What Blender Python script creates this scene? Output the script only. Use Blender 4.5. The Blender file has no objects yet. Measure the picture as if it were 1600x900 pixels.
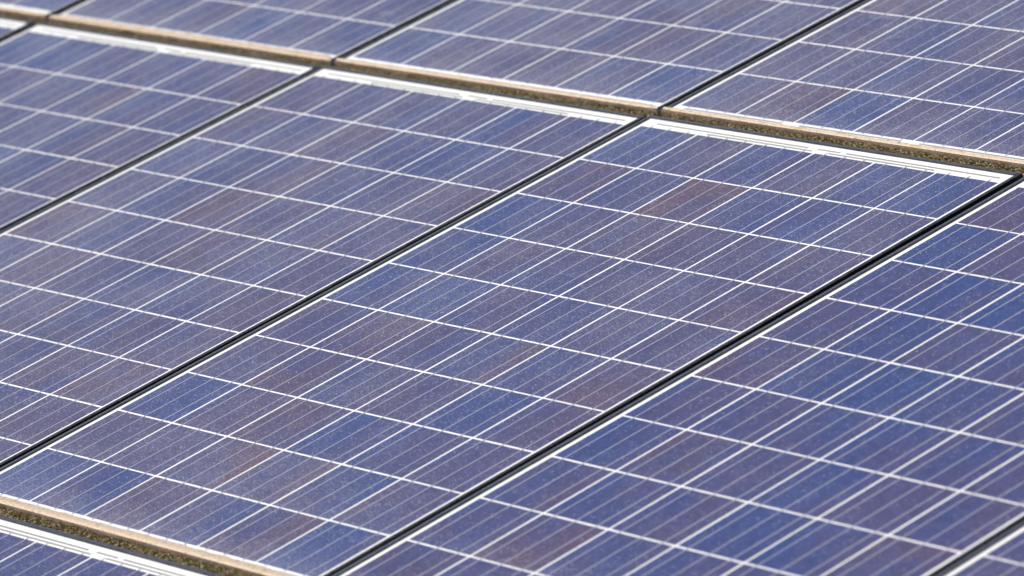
import bpy, bmesh, math, random
from mathutils import Matrix, Vector, noise

# ------------------------------------------------------------------ camera, sky, sun, exposure
SC = bpy.context.scene
COL = SC.collection
P = 0.160                                   # cell pitch in metres
TILT = math.radians(18.077)                 # slope of the array
TO_WORLD = Matrix.Rotation(TILT, 4, 'X')    # slope frame (u right, v uphill, n out) -> world

R = Matrix(((0.6377, 0.73226, -0.23902), (0.12482, -0.40443, -0.90601), (-0.7601, 0.54793, -0.3493)))
CAM_AT = Vector((49.99378, -38.45069, 21.96401)) * P
m = Matrix.Identity(4)
for k in range(3):
    m[k][0], m[k][1], m[k][2], m[k][3] = R[0][k], -R[1][k], -R[2][k], CAM_AT[k]
cam_data = bpy.data.cameras.new('camera')
cam = bpy.data.objects.new('camera', cam_data)
COL.objects.link(cam)
cam.matrix_world = TO_WORLD @ m
cam_data.sensor_width = 36.0
cam_data.lens = 8865.06 * 36.0 / 1600.0
cam_data.clip_start, cam_data.clip_end = 0.1, 6000.0
cam_data.dof.use_dof = True
cam_data.dof.focus_distance = 62.6 * P
cam_data.dof.aperture_fstop = 4.2
SC.camera = cam

SUN_SLOPE = Vector((-0.42, -0.62, 0.67))
sun_dir = (TO_WORLD.to_3x3() @ SUN_SLOPE).normalized()
world = bpy.data.worlds.new('World')
SC.world = world
world.use_nodes = True
wn = world.node_tree
sky = wn.nodes.new('ShaderNodeTexSky')
sky.sky_type = 'NISHITA'
sky.sun_disc = False
sky.sun_elevation = math.asin(sun_dir.z)
sky.sun_rotation = math.atan2(sun_dir.x, sun_dir.y)
sky.air_density, sky.dust_density, sky.ozone_density = 1.0, 1.5, 1.0
wn.nodes['Background'].inputs['Strength'].default_value = 0.135
wn.links.new(sky.outputs['Color'], wn.nodes['Background'].inputs['Color'])
sl = bpy.data.lights.new('sun', 'SUN')
sl.energy, sl.angle, sl.color = 4.8, math.radians(0.5), (1.0, 0.94, 0.85)
so = bpy.data.objects.new('sun', sl)
COL.objects.link(so)
so.rotation_euler = sun_dir.to_track_quat('Z', 'Y').to_euler()
so.location = sun_dir * 30
SC.view_settings.view_transform = 'Standard'
SC.view_settings.look = 'None'
SC.view_settings.exposure = 0.20
SC.view_settings.gamma = 1.0
SC.render.engine = 'CYCLES'

# ------------------------------------------------------------------ node helpers
class NT:
    def __init__(self, name):
        self.mat = bpy.data.materials.new(name)
        self.mat.use_nodes = True
        self.t = self.mat.node_tree
        self.b = self.t.nodes['Principled BSDF']
    def n(self, kind, **kw):
        x = self.t.nodes.new('ShaderNode' + kind)
        for k, v in kw.items():
            setattr(x, k, v)
        return x
    def put(self, sock, v):
        if v is None:
            return
        if isinstance(v, bpy.types.NodeSocket):
            self.t.links.new(v, sock)
        else:
            sock.default_value = v
    def math(self, op, a, b=None, clamp=False):
        x = self.n('Math', operation=op, use_clamp=clamp)
        self.put(x.inputs[0], a)
        self.put(x.inputs[1], b)
        return x.outputs[0]
    def mix(self, f, a, b):
        x = self.n('Mix', data_type='RGBA')
        self.put(x.inputs[0], f)
        self.put(x.inputs[6], a if isinstance(a, bpy.types.NodeSocket) else (*a, 1.0))
        self.put(x.inputs[7], b if isinstance(b, bpy.types.NodeSocket) else (*b, 1.0))
        return x.outputs[2]
    def ramp(self, v, lo, hi, a=0.0, b=1.0):
        x = self.n('MapRange', interpolation_type='SMOOTHSTEP')
        self.put(x.inputs['Value'], v)
        for k, q in (('From Min', lo), ('From Max', hi), ('To Min', a), ('To Max', b)):
            self.put(x.inputs[k], q)
        return x.outputs[0]
    def noise(self, vec, scale, detail=3.0, rough=0.55):
        x = self.n('TexNoise')
        self.put(x.inputs['Vector'], vec)
        x.inputs['Scale'].default_value = scale
        x.inputs['Detail'].default_value = detail
        x.inputs['Roughness'].default_value = rough
        return x.outputs['Fac']
    def speck(self, vec, scale, size, share):
        """1 on small round grains: share = how many of the grid's grains exist, may be a socket"""
        x = self.n('TexVoronoi')
        self.put(x.inputs['Vector'], vec)
        x.inputs['Scale'].default_value = scale
        d = self.ramp(x.outputs['Distance'], size, size * 0.55)
        s = self.n('SeparateColor')
        self.put(s.inputs[0], x.outputs['Color'])
        on = self.math('LESS_THAN', s.outputs[0], share)
        return self.math('MULTIPLY', self.math('MULTIPLY', d, on), self.ramp(s.outputs[1], 0.0, 1.0, 0.35, 1.0))
    def vec(self, x, y, z):
        c = self.n('CombineXYZ')
        self.put(c.inputs[0], x); self.put(c.inputs[1], y); self.put(c.inputs[2], z)
        return c.outputs[0]

def on_slope(px, py):
    """where the glass lies that the photograph shows at (px, py)"""
    d = R.transposed() @ Vector(((px - 800) / 8865.06, (py - 450) / 8865.06, 1.0))
    return TO_WORLD @ (CAM_AT - d * (CAM_AT.z / d.z))

SMEARS = [(on_slope(1388, 24), 0.045), (on_slope(606, 18), 0.030), (on_slope(1078, 36), 0.022), (on_slope(840, 520), 0.012)]
DUST = (0.47, 0.45, 0.47)

def plain(name, col, rough=0.5, metal=0.0, coat=0.0, var=0.12, scale=60.0):
    g = NT(name)
    pos = g.n('NewGeometry').outputs['Position']
    f = g.noise(pos, scale)
    c = g.mix(f, tuple(x * (1 - var) for x in col), tuple(min(1, x * (1 + var)) for x in col))
    g.put(g.b.inputs['Base Color'], c)
    g.b.inputs['Roughness'].default_value = rough
    g.b.inputs['Metallic'].default_value = metal
    g.b.inputs['Coat Weight'].default_value = coat
    g.b.inputs['Coat Roughness'].default_value = 0.08
    return g.mat

def cell_material():
    g = NT('polycrystalline_silicon_under_glass')
    pos = g.n('NewGeometry').outputs['Position']
    tc = g.n('TexCoord').outputs['Object']
    oi = g.n('ObjectInfo')
    sep = g.n('SeparateColor')
    g.put(sep.inputs[0], oi.outputs['Color'])
    hue, brown, low = sep.outputs[0], sep.outputs[1], sep.outputs[2]
    dust_amount = oi.outputs['Alpha']
    rnd = oi.outputs['Random']
    xyz = g.n('SeparateXYZ')
    g.put(xyz.inputs[0], tc)
    off = g.math('MULTIPLY', rnd, 61.7)
    # wafer tint: broad clouds drawn out along the ribbons, another set per cell
    stretch = g.vec(g.math('ADD', xyz.outputs[0], off), g.math('MULTIPLY', xyz.outputs[1], 0.45), off)
    clouds = g.noise(stretch, 13.0, 2.0, 0.5)
    grains = g.n('TexVoronoi')
    g.put(grains.inputs['Vector'], g.vec(g.math('ADD', xyz.outputs[0], off), xyz.outputs[1], off))
    grains.inputs['Scale'].default_value = 75.0
    gs = g.n('SeparateColor')
    g.put(gs.inputs[0], grains.outputs['Color'])
    t = g.math('ADD', g.math('MULTIPLY', clouds, 1.7), g.math('SUBTRACT', hue, 0.85))
    t = g.math('ADD', t, g.math('MULTIPLY', g.math('SUBTRACT', gs.outputs[0], 0.5), 0.16))
    lean = g.math('SUBTRACT', g.math('FRACT', g.math('MULTIPLY', rnd, 29.0)), 0.36)     # one side of a wafer bluer than the other
    t = g.math('ADD', t, g.math('MULTIPLY', g.math('MULTIPLY', xyz.outputs[0], lean), 8.5))
    mottle = g.noise(pos, 85.0, 3.0, 0.65)
    t = g.math('ADD', t, g.math('MULTIPLY', g.math('SUBTRACT', mottle, 0.5), 0.55))
    tcl = g.ramp(t, 0.0, 1.0)
    base = g.mix(tcl, (0.024, 0.039, 0.150), (0.050, 0.041, 0.118))
    # reddish anti-reflection tint towards some edges and in some wafers
    side = g.ramp(g.math('MULTIPLY', xyz.outputs[0], g.ramp(g.math('FRACT', g.math('MULTIPLY', rnd, 17.0)), 0.35, 0.65, -1.0, 1.0)), 0.035, 0.085)
    clouds2 = g.noise(g.vec(g.math('ADD', xyz.outputs[0], g.math('ADD', off, 9.0)), g.math('MULTIPLY', xyz.outputs[1], 0.6), off), 10.0, 2.0)
    bfac = g.math('MULTIPLY', brown, g.math('ADD', g.math('MULTIPLY', side, 0.4), g.ramp(clouds2, 0.36, 0.66, 0.25, 0.95)), clamp=True)
    base = g.mix(bfac, base, (0.082, 0.039, 0.068))
    v = g.math('MULTIPLY', g.ramp(gs.outputs[1], 0.0, 1.0, 0.90, 1.10), g.math('MULTIPLY', g.ramp(g.noise(pos, 430.0, 2.0, 0.7), 0.25, 0.75, 0.58, 1.42), g.ramp(mottle, 0.25, 0.75, 0.84, 1.16)))
    hs = g.n('HueSaturation')
    g.put(hs.inputs['Value'], v)
    g.put(hs.inputs['Color'], base)
    base = hs.outputs['Color']
    # dust on the glass: an even film, patches, fine grains, washed down to the lower rail
    patch = g.noise(pos, 5.0, 4.0, 0.6)
    drift = g.math('MULTIPLY', low, g.ramp(g.math('ADD', xyz.outputs[1], g.math('MULTIPLY', g.noise(pos, 22.0, 4.0, 0.7), 0.09)), 0.045, -0.06))
    film = g.math('ADD', g.math('MULTIPLY', dust_amount, g.ramp(patch, 0.3, 0.7, 0.24, 0.66)), g.math('MULTIPLY', drift, 0.075))
    xy = g.n('SeparateXYZ')
    g.put(xy.inputs[0], pos)
    runs = g.noise(g.vec(xy.outputs[0], g.math('MULTIPLY', xy.outputs[1], 0.04), 0.0), 120.0, 3.0, 0.6)
    film = g.math('MULTIPLY', film, g.ramp(runs, 0.35, 0.7, 0.8, 1.45))
    fine = g.noise(pos, 520.0, 2.0, 0.7)
    film = g.math('MULTIPLY', film, g.ramp(fine, 0.3, 0.72, 0.55, 1.6))
    share = g.math('ADD', g.math('MULTIPLY', g.math('MULTIPLY', dust_amount, 4.4), g.ramp(patch, 0.3, 0.7, 0.45, 1.4)), g.math('MULTIPLY', drift, 1.1))
    s1 = g.speck(pos, 330.0, 0.46, share)
    s2 = g.speck(pos, 190.0, 0.30, g.math('MULTIPLY', share, 0.42))
    s3 = g.speck(pos, 34.0, 0.10, 0.05)
    sp = g.math('MAXIMUM', g.math('MULTIPLY', s1, 0.68), g.math('MULTIPLY', s2, 0.95))
    sp = g.math('MAXIMUM', sp, g.math('MULTIPLY', s3, 0.6))
    f = g.math('MAXIMUM', film, sp, clamp=True)
    for at, size in SMEARS:            # dried smears left by birds
        q = g.n('VectorMath', operation='DISTANCE')
        g.put(q.inputs[0], pos)
        q.inputs[1].default_value = at
        d = g.math('ADD', q.outputs['Value'], g.math('MULTIPLY', g.math('SUBTRACT', g.noise(pos, 30.0, 4.0, 0.7), 0.5), 0.14))
        f = g.math('MAXIMUM', f, g.ramp(d, size, size * 0.2, 0.0, 0.22))
    g.put(g.b.inputs['Base Color'], g.mix(f, base, DUST))
    g.b.inputs['Roughness'].default_value = 0.45
    g.b.inputs['Specular IOR Level'].default_value = 0.3
    g.put(g.b.inputs['Coat Weight'], g.math('SUBTRACT', 0.9, f, clamp=True))
    g.put(g.b.inputs['Coat Roughness'], g.ramp(patch, 0.3, 0.7, 0.06, 0.16))
    g.b.inputs['Coat IOR'].default_value = 1.45
    return g.mat

def sheet_material(name, col, dirt):
    g = NT(name)
    pos = g.n('NewGeometry').outputs['Position']
    n1 = g.noise(pos, 14.0, 4.0, 0.65)
    n2 = g.noise(pos, 300.0, 2.0, 0.6)
    f = g.math('MULTIPLY', g.math('MULTIPLY', g.ramp(n1, 0.35, 0.75), g.ramp(n2, 0.3, 0.7, 0.4, 1.0)), dirt)
    f = g.math('MAXIMUM', f, g.math('MULTIPLY', g.speck(pos, 200.0, 0.2, 0.14), 0.4))
    g.put(g.b.inputs['Base Color'], g.mix(f, col, (0.42, 0.36, 0.28)))
    g.b.inputs['Roughness'].default_value = 0.5
    g.b.inputs['Coat Weight'].default_value = 0.6
    g.b.inputs['Coat Roughness'].default_value = 0.12
    return g.mat

def frame_material(name, clean, soiled, lo, hi, darken_walls):
    g = NT(name)
    pos = g.n('NewGeometry').outputs['Position']
    a = g.noise(pos, 18.0, 4.0, 0.65)
    b = g.noise(pos, 260.0, 2.0, 0.6)
    f = g.math('MULTIPLY', g.ramp(a, 0.35, 0.75, lo, hi), g.ramp(b, 0.35, 0.7, 0.3, 1.0))
    f = g.math('MAXIMUM', f, g.math('MULTIPLY', g.speck(pos, 230.0, 0.22, 0.1), 0.5))
    if darken_walls:  # soiling only on upward faces; paints the shade of the seam walls darker
        nz = g.n('SeparateXYZ')
        g.put(nz.inputs[0], g.n('NewGeometry').outputs['True Normal'])
        f = g.math('MULTIPLY', f, g.ramp(nz.outputs[2], 0.55, 0.92))
    g.put(g.b.inputs['Base Color'], g.mix(f, clean, soiled))
    g.b.inputs['Metallic'].default_value = 0.15
    g.put(g.b.inputs['Roughness'], g.ramp(a, 0.3, 0.7, 0.22, 0.36))
    return g.mat

def crust_material():
    g = NT('dried_silt_and_lichen')
    pos = g.n('NewGeometry').outputs['Position']
    a = g.noise(pos, 40.0, 4.0, 0.65)
    b = g.noise(pos, 330.0, 3.0, 0.6)
    c = g.noise(pos, 24.0, 3.0, 0.6)
    k = g.mix(g.ramp(a, 0.35, 0.65), (0.54, 0.42, 0.30), (0.51, 0.43, 0.36))
    k = g.mix(g.ramp(c, 0.56, 0.70, 0.0, 0.75), k, (0.38, 0.32, 0.12))
    e = g.noise(pos, 130.0, 4.0, 0.7)
    k = g.mix(g.ramp(e, 0.52, 0.66, 0.0, 0.8), k, (0.47, 0.31, 0.22))
    k = g.mix(g.ramp(e, 0.46, 0.34, 0.0, 0.85), k, (0.22, 0.17, 0.12))
    k = g.mix(g.ramp(b, 0.55, 0.72, 0.0, 0.7), k, (0.66, 0.57, 0.48))
    k = g.mix(g.ramp(b, 0.42, 0.28, 0.0, 0.55), k, (0.14, 0.09, 0.06))
    g.put(g.b.inputs['Base Color'], k)
    g.b.inputs['Roughness'].default_value = 0.95
    g.b.inputs['Specular IOR Level'].default_value = 0.1
    return g.mat

def moss_material():
    g = NT('green_brown_moss')
    pos = g.n('NewGeometry').outputs['Position']
    a = g.noise(pos, 45.0, 3.0, 0.65)
    b = g.noise(pos, 420.0, 2.0, 0.6)
    k = g.mix(g.ramp(a, 0.35, 0.65), (0.30, 0.265, 0.14), (0.36, 0.285, 0.19))
    k = g.mix(g.ramp(b, 0.52, 0.72), k, (0.55, 0.47, 0.24))
    k = g.mix(g.ramp(b, 0.46, 0.30), k, (0.045, 0.038, 0.02))
    g.put(g.b.inputs['Base Color'], k)
    g.b.inputs['Roughness'].default_value = 0.9
    g.b.inputs['Specular IOR Level'].default_value = 0.1
    return g.mat

M_CELL = cell_material()
M_SHEET = sheet_material('white_backsheet_under_glass', (0.82, 0.82, 0.81), 0.14)
M_BUS = plain('tinned_copper_ribbon', (0.36, 0.36, 0.44), 0.45, 0.0, 0.6, 0.2, 120.0)
M_STRING = plain('tinned_string_ribbon', (0.26, 0.255, 0.24), 0.5, 0.0, 0.5, 0.15, 80.0)
M_FRAME = frame_material('black_anodised_aluminium', (0.016, 0.016, 0.020), (0.21, 0.20, 0.215), 0.34, 0.62, True)
M_FRAME_DIRTY = frame_material('soiled_anodised_aluminium', (0.085, 0.066, 0.060), (0.24, 0.19, 0.16), 0.25, 0.95, False)
M_CRUST = crust_material()
M_MOSS = moss_material()
M_ROOF = plain('dark_roof_sheet', (0.055, 0.055, 0.06), 0.6, 0.0, 0.0, 0.3, 9.0)
M_RAIL = plain('mill_finish_aluminium', (0.45, 0.45, 0.46), 0.45, 0.8, 0.0, 0.1, 40.0)
M_WALL = plain('rendered_wall', (0.42, 0.40, 0.36), 0.9, 0.0, 0.0, 0.2, 3.0)
M_GROUND = plain('meadow_ground', (0.075, 0.085, 0.035), 0.95, 0.0, 0.0, 0.45, 0.35)

# ------------------------------------------------------------------ mesh helpers
def box(bm, x0, x1, y0, y1, z0, z1):
    vs = [bm.verts.new((x, y, z)) for z in (z0, z1) for y in (y0, y1) for x in (x0, x1)]
    for f in ((0, 2, 3, 1), (4, 5, 7, 6), (0, 1, 5, 4), (1, 3, 7, 5), (3, 2, 6, 7), (2, 0, 4, 6)):
        bm.faces.new([vs[i] for i in f])

def mesh_of(bm, name, mat, smooth=False):
    me = bpy.data.meshes.new(name)
    bm.normal_update()
    bm.to_mesh(me)
    bm.free()
    me.materials.append(mat)
    if smooth:
        for p in me.polygons:
            p.use_smooth = True
    return me

def link(name, me, parent=None, loc=(0, 0, 0), rz=0.0):
    o = bpy.data.objects.new(name, me)
    COL.objects.link(o)
    o.parent = parent
    o.location = loc
    o.rotation_euler = (0, 0, rz)
    return o

# ------------------------------------------------------------------ the setting: ground, wall, roof, rails
def slope_object(name, bm, mat, parent=None):
    o = link(name, mesh_of(bm, name, mat), parent)
    if parent is None:
        o.matrix_world = TO_WORLD
        o['kind'] = 'structure'
    return o

bm = bmesh.new()
vs = [bm.verts.new(v) for v in ((-2500, -2500, -6), (2500, -2500, -6), (2500, 2500, -6), (-2500, 2500, -6))]
bm.faces.new(vs)
g_ = link('ground', mesh_of(bm, 'ground', M_GROUND))
g_['kind'] = 'structure'

bm = bmesh.new()
box(bm, -7.0, 5.6, -5.6, 4.6, -0.30, -0.125)
roof = slope_object('roof', bm, M_ROOF)
for v0 in (-4.05, -2.95, -1.28, -0.28, 0.42, 1.42):
    bm = bmesh.new()
    box(bm, -5.2, 4.4, v0 - 0.02, v0 + 0.02, -0.1249, -0.0385)
    slope_object('mounting_rail', bm, M_RAIL, roof)
bm = bmesh.new()
a, b = TO_WORLD @ Vector((0, -5.2, -0.28)), TO_WORLD @ Vector((0, 4.2, -0.28))
ring = []
for x in (-6.6, 5.2):
    ring.append([bm.verts.new(q) for q in ((x, a.y, -6.02), (x, b.y, -6.02), (x, b.y, b.z), (x, a.y, a.z))])
bm.faces.new(ring[0]); bm.faces.new(ring[1][::-1])
for k in range(4):
    bm.faces.new((ring[0][k], ring[1][k], ring[1][(k + 1) % 4], ring[0][(k + 1) % 4]))
w_ = link('wall', mesh_of(bm, 'wall', M_WALL))
w_['kind'] = 'structure'

# ------------------------------------------------------------------ panel parts (panel frame: centre of the laminate, z = 0 its face)
DX, DY = 6.2957 * P, 10.615 * P             # spacing of panels along and up the slope
GAP_U, GAP_V = 0.0125, 0.0265
W, L = DX - GAP_U, DY - GAP_V
CELL = 0.1562
LIP_H = 0.0023                              # rim stands this far above the laminate
LIP = 0.0110                                # lower lip; the others are given below
LIP_LEFT, LIP_RIGHT, LIP_TOP = 0.0142, 0.0080, 0.0132
TOP = LIP_TOP + 0.0328                       # outer top edge to the first cell row's pitch line
X0 = -W / 2 + 0.0238 - (P - CELL) / 2                                 # first column's pitch line
Y0 = L / 2 - TOP + (P - CELL) / 2           # first row's pitch line

bm = bmesh.new()
box(bm, -CELL / 2 + 0.0008, CELL / 2 - 0.0008, -CELL / 2 + 0.0004, CELL / 2 - 0.0004, -0.0005, 0.0)
ME_CELL = mesh_of(bm, 'solar_cell', M_CELL)

bm = bmesh.new()
box(bm, -W / 2 + 0.003, W / 2 - 0.003, -L / 2 + 0.003, L / 2 - 0.003, -0.0046, -0.0004)
ME_SHEET = mesh_of(bm, 'backsheet', M_SHEET)

bm = bmesh.new()
box(bm, -0.0011, 0.0011, -5 * P - 0.003, 5 * P + 0.006, -0.0003, 0.00016)
ME_BUS = mesh_of(bm, 'busbar', M_BUS)

def rail(length, lip, corner_a, corner_b, mat=None):
    """one mitred side of the rim: outer wall 40 mm high, lip over the glass; runs along x, outside at y = 0, inside at +y"""
    prof = [(0, LIP_H - 0.040), (0, LIP_H - 0.0034)] + [(lip * q, LIP_H - 0.0022 * (1 - q) ** 2.2) for q in (0.03, 0.12, 0.25, 0.4, 0.58)] + [
            (lip - 0.0034, LIP_H), (lip - 0.0022, LIP_H - 0.0004), (lip, 0.0003), (lip, 0.0001),
            (0.0020, -0.0048), (0.0020, LIP_H - 0.038), (0.024, LIP_H - 0.038), (0.024, LIP_H - 0.040)]
    bm = bmesh.new()
    ends = []
    for s, c in ((-1, corner_a), (1, corner_b)):       # mitres meet the neighbours' own lip widths
        ends.append([bm.verts.new((s * (length / 2 - y * c / lip), y, z)) for y, z in prof])
    n = len(prof)
    for k in range(n):
        bm.faces.new((ends[0][k], ends[0][(k + 1) % n], ends[1][(k + 1) % n], ends[1][k]))
    bm.faces.new(ends[0][::-1]); bm.faces.new(ends[1])
    bmesh.ops.recalc_face_normals(bm, faces=bm.faces)
    return mesh_of(bm, 'frame_rail', mat or M_FRAME)

RAILS = [   # mesh, place, turn: lower, upper, left, right
    (rail(W - 0.0004, LIP, LIP_LEFT, LIP_RIGHT, M_FRAME_DIRTY), (0, -L / 2, 0), 0.0),
    (rail(W - 0.0004, LIP_TOP, LIP_RIGHT, LIP_LEFT), (0, L / 2, 0), math.pi),
    (rail(L - 0.0004, LIP_LEFT, LIP_TOP, LIP), (-W / 2, 0, 0), -math.pi / 2),
    (rail(L - 0.0004, LIP_RIGHT, LIP, LIP_TOP), (W / 2, 0, 0), math.pi / 2)]

def ribbon(x0, x1, y):
    bm = bmesh.new()
    box(bm, x0, x1, y - 0.0022, y + 0.0022, -0.0003, 0.00012)
    return mesh_of(bm, 'string_ribbon', M_STRING)

yo, yi = L / 2 - LIP_TOP - 0.0162, L / 2 - LIP_TOP - 0.0256
RIBBONS = [ribbon(X0 + a * P, X0 + b * P, y) for a, b, y in
           ((0.18, 2.80, yo), (2.96, 3.33, yo), (3.43, 5.90, yo), (1.12, 2.92, yi), (3.20, 4.92, yi))]
yb = -L / 2 + 0.0115 + 0.0085
LOWER_RIBBONS = [ribbon(X0 + a * P, X0 + b * P, yb) for a, b in ((0.15, 1.85), (2.15, 3.85), (4.15, 5.85))]

def crust_mesh(seed, cover, reach):
    """silt dried on the lower lip; cover = how much of it is left, reach = how far it climbs on to the glass"""
    bm = bmesh.new()
    n = 420
    rows = []
    for k in range(n + 1):
        x = -W / 2 + 0.002 + (W - 0.004) * k / n
        q = Vector((x * 34.0, seed * 7.3, 0.0))
        a = noise.noise(q) * 0.6 + noise.noise(q * 3.7) * 0.4 + noise.noise(q * 11.0) * 0.35
        e = min(1.0, min(k, n - k) / 14.0)
        inner = LIP + (reach + 0.0035 * a) * (0.25 + 0.75 * e)
        outer = 0.0006 + max(0.0, -a - cover) * 0.008 + (1 - e) * 0.003
        h = 0.0011 + 0.0006 * noise.noise(q * 6.0)
        y = -L / 2
        mid = (outer + min(inner, LIP)) / 2
        pts = [(outer, LIP_H - 0.0004), (outer + 0.0010, LIP_H + h * 0.6), (mid, LIP_H + h), (LIP - 0.001, LIP_H + h * 0.8),
               (max(inner, LIP + 0.0006) - 0.0004, max(0.0006, LIP_H * 0.4 + h * 0.3)), (max(inner, LIP + 0.0006) + 0.0008, 0.00005)]
        rows.append([bm.verts.new((x, y + p[0], p[1] + 0.00025 * noise.noise(Vector((x * 500, p[0] * 900, seed))))) for p in pts])
    for k in range(n):
        for q in range(5):
            bm.faces.new((rows[k][q], rows[k + 1][q], rows[k + 1][q + 1], rows[k][q + 1]))
    # pale crust-coloured patch on the side face at the right-hand corner
    rows = []
    for k in range(9):
        y = -L / 2 + 0.0005 + 0.016 * k / 8
        rows.append([])
        for q in range(11):
            drop = q / 10
            z = LIP_H - 0.0018 - 0.028 * drop * (1 - (k / 8) ** 2)
            b = 0.0004 + 0.0012 * max(0.0, 0.6 + noise.noise(Vector((y * 400, z * 400, seed)))) * (1 - k / 8)
            rows[-1].append(bm.verts.new((W / 2 + b, y, z)))
    for k in range(8):
        for q in range(10):
            bm.faces.new((rows[k][q], rows[k + 1][q], rows[k + 1][q + 1], rows[k][q + 1]))
    bmesh.ops.recalc_face_normals(bm, faces=bm.faces)
    me = mesh_of(bm, 'dirt_crust', M_CRUST)
    return me

def moss_mesh(seed, fill):
    """moss cushions on the outside of the lower rail: thousands of little leaf blades"""
    rnd = random.Random(seed)
    verts, faces = [], []
    y0 = -L / 2
    def blade(x, y, z, d, l, wd):
        side = Vector((rnd.uniform(-1, 1), rnd.uniform(-1, 1), rnd.uniform(-1, 1))).cross(d)
        if side.length < 1e-4:
            return
        side.normalize()
        p = Vector((x, y, z))
        b0 = len(verts)
        verts.extend([p - side * wd * 0.4, p + side * wd * 0.4, p + d * l * 0.55 + side * wd * 0.6,
                      p + d * l, p + d * l * 0.55 - side * wd * 0.6])
        faces.append((b0, b0 + 1, b0 + 2, b0 + 3, b0 + 4))
    N = 11000
    for k in range(N):
        x = rnd.uniform(-W / 2 + 0.004, W / 2 - 0.004)
        q = Vector((x * 26.0, seed * 3.1, 0.5))
        dens = 0.40 + 0.9 * noise.noise(q * 0.6) + 0.7 * noise.noise(q * 3.3)
        if rnd.random() > dens + fill:
            continue
        bulge = 0.0030 + 0.003 * max(0.0, dens)
        top = LIP_H - 0.0070 - 0.002 * noise.noise(q * 2.3)
        z = top - abs(rnd.gauss(0, 0.5)) * 0.018
        deep = (top - z) / 0.03
        out = bulge * math.sqrt(max(0.05, 1 - (2 * min(1, deep) - 1) ** 2)) * rnd.uniform(0.3, 1.0)
        d = Vector((rnd.uniform(-0.9, 0.9), -rnd.uniform(0.3, 1.0), rnd.uniform(-0.5, 0.9))).normalized()
        blade(x, y0 - out, z, d, rnd.uniform(0.0024, 0.0056), rnd.uniform(0.0012, 0.0024))
    me = bpy.data.meshes.new('moss')
    me.from_pydata([tuple(v) for v in verts], [], faces)
    me.materials.append(M_MOSS)
    return me

# ------------------------------------------------------------------ the panels
GROUP = 'framed solar panels in close rows on the slope'

def make_panel(col, row, label, off=(0, 0, 0, 0, 0), dust=0.12, blue=0.0, brown=0.0, moss=None, crust=None, special={}):
    off = tuple(off) + (0,) * (5 - len(off))
    rnd = random.Random(1000 + col * 37 + row * 911)
    root = bpy.data.objects.new('solar_panel', None)
    COL.objects.link(root)
    root.empty_display_size = 0.2
    root['label'], root['category'], root['group'] = label, 'solar panel', GROUP
    corner = Vector((col * DX + off[0] * P, row * DY + off[1] * P, off[2] * P))
    tilt = Matrix.Rotation(off[4], 4, 'X') @ Matrix.Rotation(-off[3], 4, 'Y')
    centre = Vector((3 * P, -5 * P, 0))
    place = Matrix.Translation(corner + centre) @ tilt @ Matrix.Translation(Vector((0, 0, 0)) - Vector((X0 + 3 * P, Y0 - 5 * P, 0)))
    root.matrix_world = TO_WORLD @ place
    link('backsheet', ME_SHEET, root)
    for j in range(10):
        for i in range(6):
            o = link('solar_cell', ME_CELL, root, (X0 + (i + 0.5) * P, Y0 - (j + 0.5) * P, 0))
            h = min(1.0, max(0.0, rnd.gauss(0.60 - blue, 0.22)))
            br = max(0.0, rnd.gauss(0.22 + brown, 0.24))
            if (i, j) in special:
                h, br = special[(i, j)][0], special[(i, j)][1] * 0.85
            o.location.x += rnd.uniform(-0.0003, 0.0003)
            o.location.y += rnd.uniform(-0.0003, 0.0003)
            o.rotation_euler.z = rnd.uniform(-0.0022, 0.0022)
            o.color = (h, min(1.0, br), 1.0 if j == 9 else (0.35 if j == 8 else 0.0), max(0.02, dust * (1.15 - 0.06 * i) * rnd.uniform(0.85, 1.15)))  # dust thins across the columns to paint in a lens-like darkening rightward
    for i in range(6):
        for f in (0.18, 0.5, 0.82):
            link('busbar', ME_BUS, root, (X0 + (i + f) * P + rnd.uniform(-0.0005, 0.0005), Y0 - 5 * P, 0.0002), rnd.uniform(-0.0005, 0.0005))
    for me in RIBBONS + (LOWER_RIBBONS if (col, row) in ((0, 1), (1, 1)) else []):
        link('string_ribbon', me, root)
    for me, at, turn in RAILS:
        link('frame_rail', me, root, at, turn)
    if crust:
        o = link('dirt_crust', crust_mesh(*crust), root)
        o['kind'] = 'stuff'
    if moss:
        o = link('moss', moss_mesh(*moss), root)
        o['kind'] = 'stuff'
    return root

make_panel(0, 0, 'speckled solar panel in the middle, its whole length in view between two black seams',
           (-0.0075, 0.0099, 0.0048, -0.0013, 0.0022), 0.100, 0.0, -0.06, (11, 0.8), (1, 0.6, 0.0110),
           {(0, 0): (0.15, 0), (2, 1): (1.0, 1.3), (0, 2): (0.1, 0), (0, 3): (0.2, 0.1), (1, 3): (0.75, 0.5), (0, 4): (0.3, 0.1),
            (1, 5): (0.85, 0.75), (5, 0): (0.15, 0), (4, 0): (0.35, 0.1), (1, 0): (0.65, 0.3), (2, 0): (0.35, 0.1), (3, 0): (0.8, 0.35),
            (3, 1): (0.45, 0.1), (4, 1): (0.45, 0.1), (2, 2): (0.8, 0.4), (4, 2): (0.8, 0.35), (5, 5): (0.85, 0.8), (3, 7): (0.3, 0.05),
            (0, 9): (0.1, 0), (1, 9): (0.3, 0.15), (2, 9): (0.85, 0.45), (0, 7): (0.3, 0.05), (0, 8): (0.75, 0.3), (3, 8): (0.7, 0.55),
            (5, 9): (0.05, 0.0), (2, 7): (0.8, 0.75), (0, 6): (0.75, 0.3)})
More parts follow.
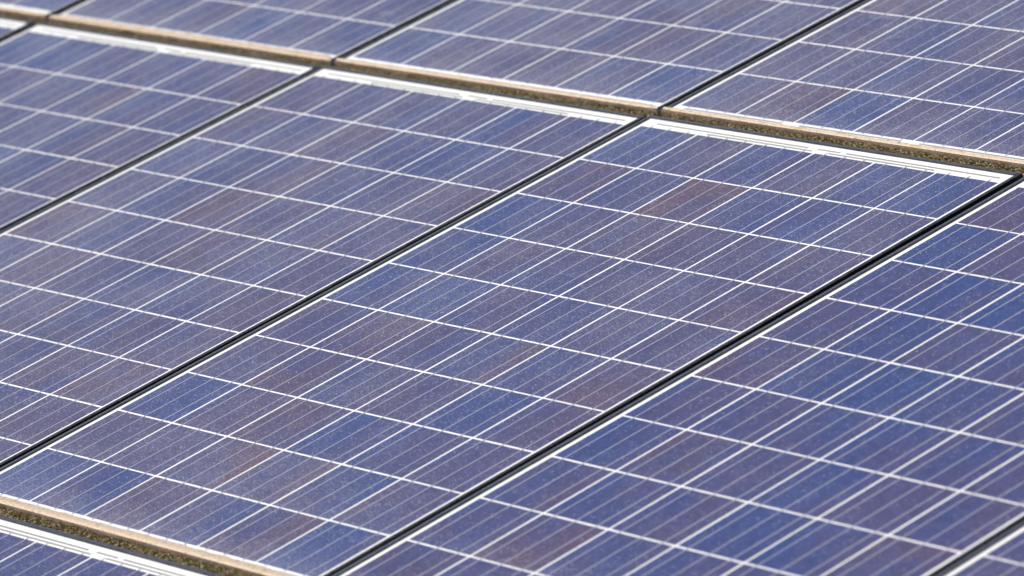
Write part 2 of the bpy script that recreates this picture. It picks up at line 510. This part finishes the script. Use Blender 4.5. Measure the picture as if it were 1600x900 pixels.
make_panel(-1, 0, 'purplish blue solar panel next uphill-left of the middle panel, white strip along its top',
           (-0.0004, -0.0022, 0.0015, -0.0008, 0.0011), 0.135, 0.0, 0.10, None, (2, 0.3, 0.003),
           {(0, 4): (0.85, 0.75), (5, 7): (0.9, 0.9), (2, 2): (0.7, 0.6), (4, 1): (0.3, 0.05)})
make_panel(1, 0, 'darker deep blue solar panel below the right seam of the middle panel',
           (0.0040, -0.0099, -0.0037, -0.0049, -0.0001), 0.034, 0.10, 0.0, None, (3, 0.3, 0.003),  # thin dust film leaves this panel's cells darker and bluer
           {(0, 1): (0.2, 0), (1, 1): (0.9, 0.2), (2, 2): (0.05, 0), (1, 2): (0.45, 0.0)})
make_panel(-2, 0, 'blurred solar panel at the left edge, under the pinkish crusted ledge',
           (0.0039, 0.0025, -0.0027, -0.0003, -0.0005), 0.135, 0.05, 0.05, None, (4, 0.3, 0.003))
make_panel(-3, 0, 'small corner of a solar panel at the left edge, white strip under the ledge', (0.002, 0.0, 0.0), 0.13, 0.0, 0.0)
make_panel(2, 0, 'small dark blue corner of a solar panel beyond the thick black seam at lower right',
           (0.006, -0.010, -0.004, -0.003, 0.0), 0.045, 0.25, -0.1)
make_panel(0, 1, 'dusty solar panel at upper right, directly above the sunlit mossy ledge of the middle panel',
           (0.0012, 0.0038, 0.0073, 0.0010, -0.0026), 0.140, -0.08, 0.12, (12, 0.8), (5, 0.4, 0.0024),
           {(2, 9): (0.2, 0.0), (0, 9): (0.6, 0.3), (3, 9): (0.75, 0.3)})
make_panel(-1, 1, 'upper row solar panel whose tan ledge ends at the top corner of the middle panel',
           (0.0009, 0.0019, -0.0027, 0.0016, -0.0013), 0.165, 0.05, 0.05, (13, 0.75), (6, 0.35, 0.0062),
           {(5, 9): (0.05, 0.0), (0, 9): (0.3, 0.0), (4, 8): (0.8, 0.6)})
make_panel(-2, 1, 'blurred solar panel in the upper row with a thick pinkish crust along its lower rim',
           (-0.0021, -0.0061, -0.0045, -0.0001, 0.0011), 0.165, 0.05, 0.0, (14, 0.35), (7, 0.45, 0.0120))
make_panel(-3, 1, 'blurred solar panel in the top left corner with only its crusted lower corner showing', (0, 0, -0.002), 0.15, 0.1, 0.0,
           (15, 0.2), (8, 0.45, 0.004))
make_panel(0, -1, 'solar panel at bottom left below the moss, with long white strip and broken grey lines',
           (-0.004, 0.0, -0.002), 0.060, 0.05, 0.0)
make_panel(1, 1, 'solar panel ending the upper row, next past the dusty upper right one', (0.0, 0.0, 0.004), 0.12, 0.0, 0.0, (16, 0.4), (9, 0.4, 0.002))
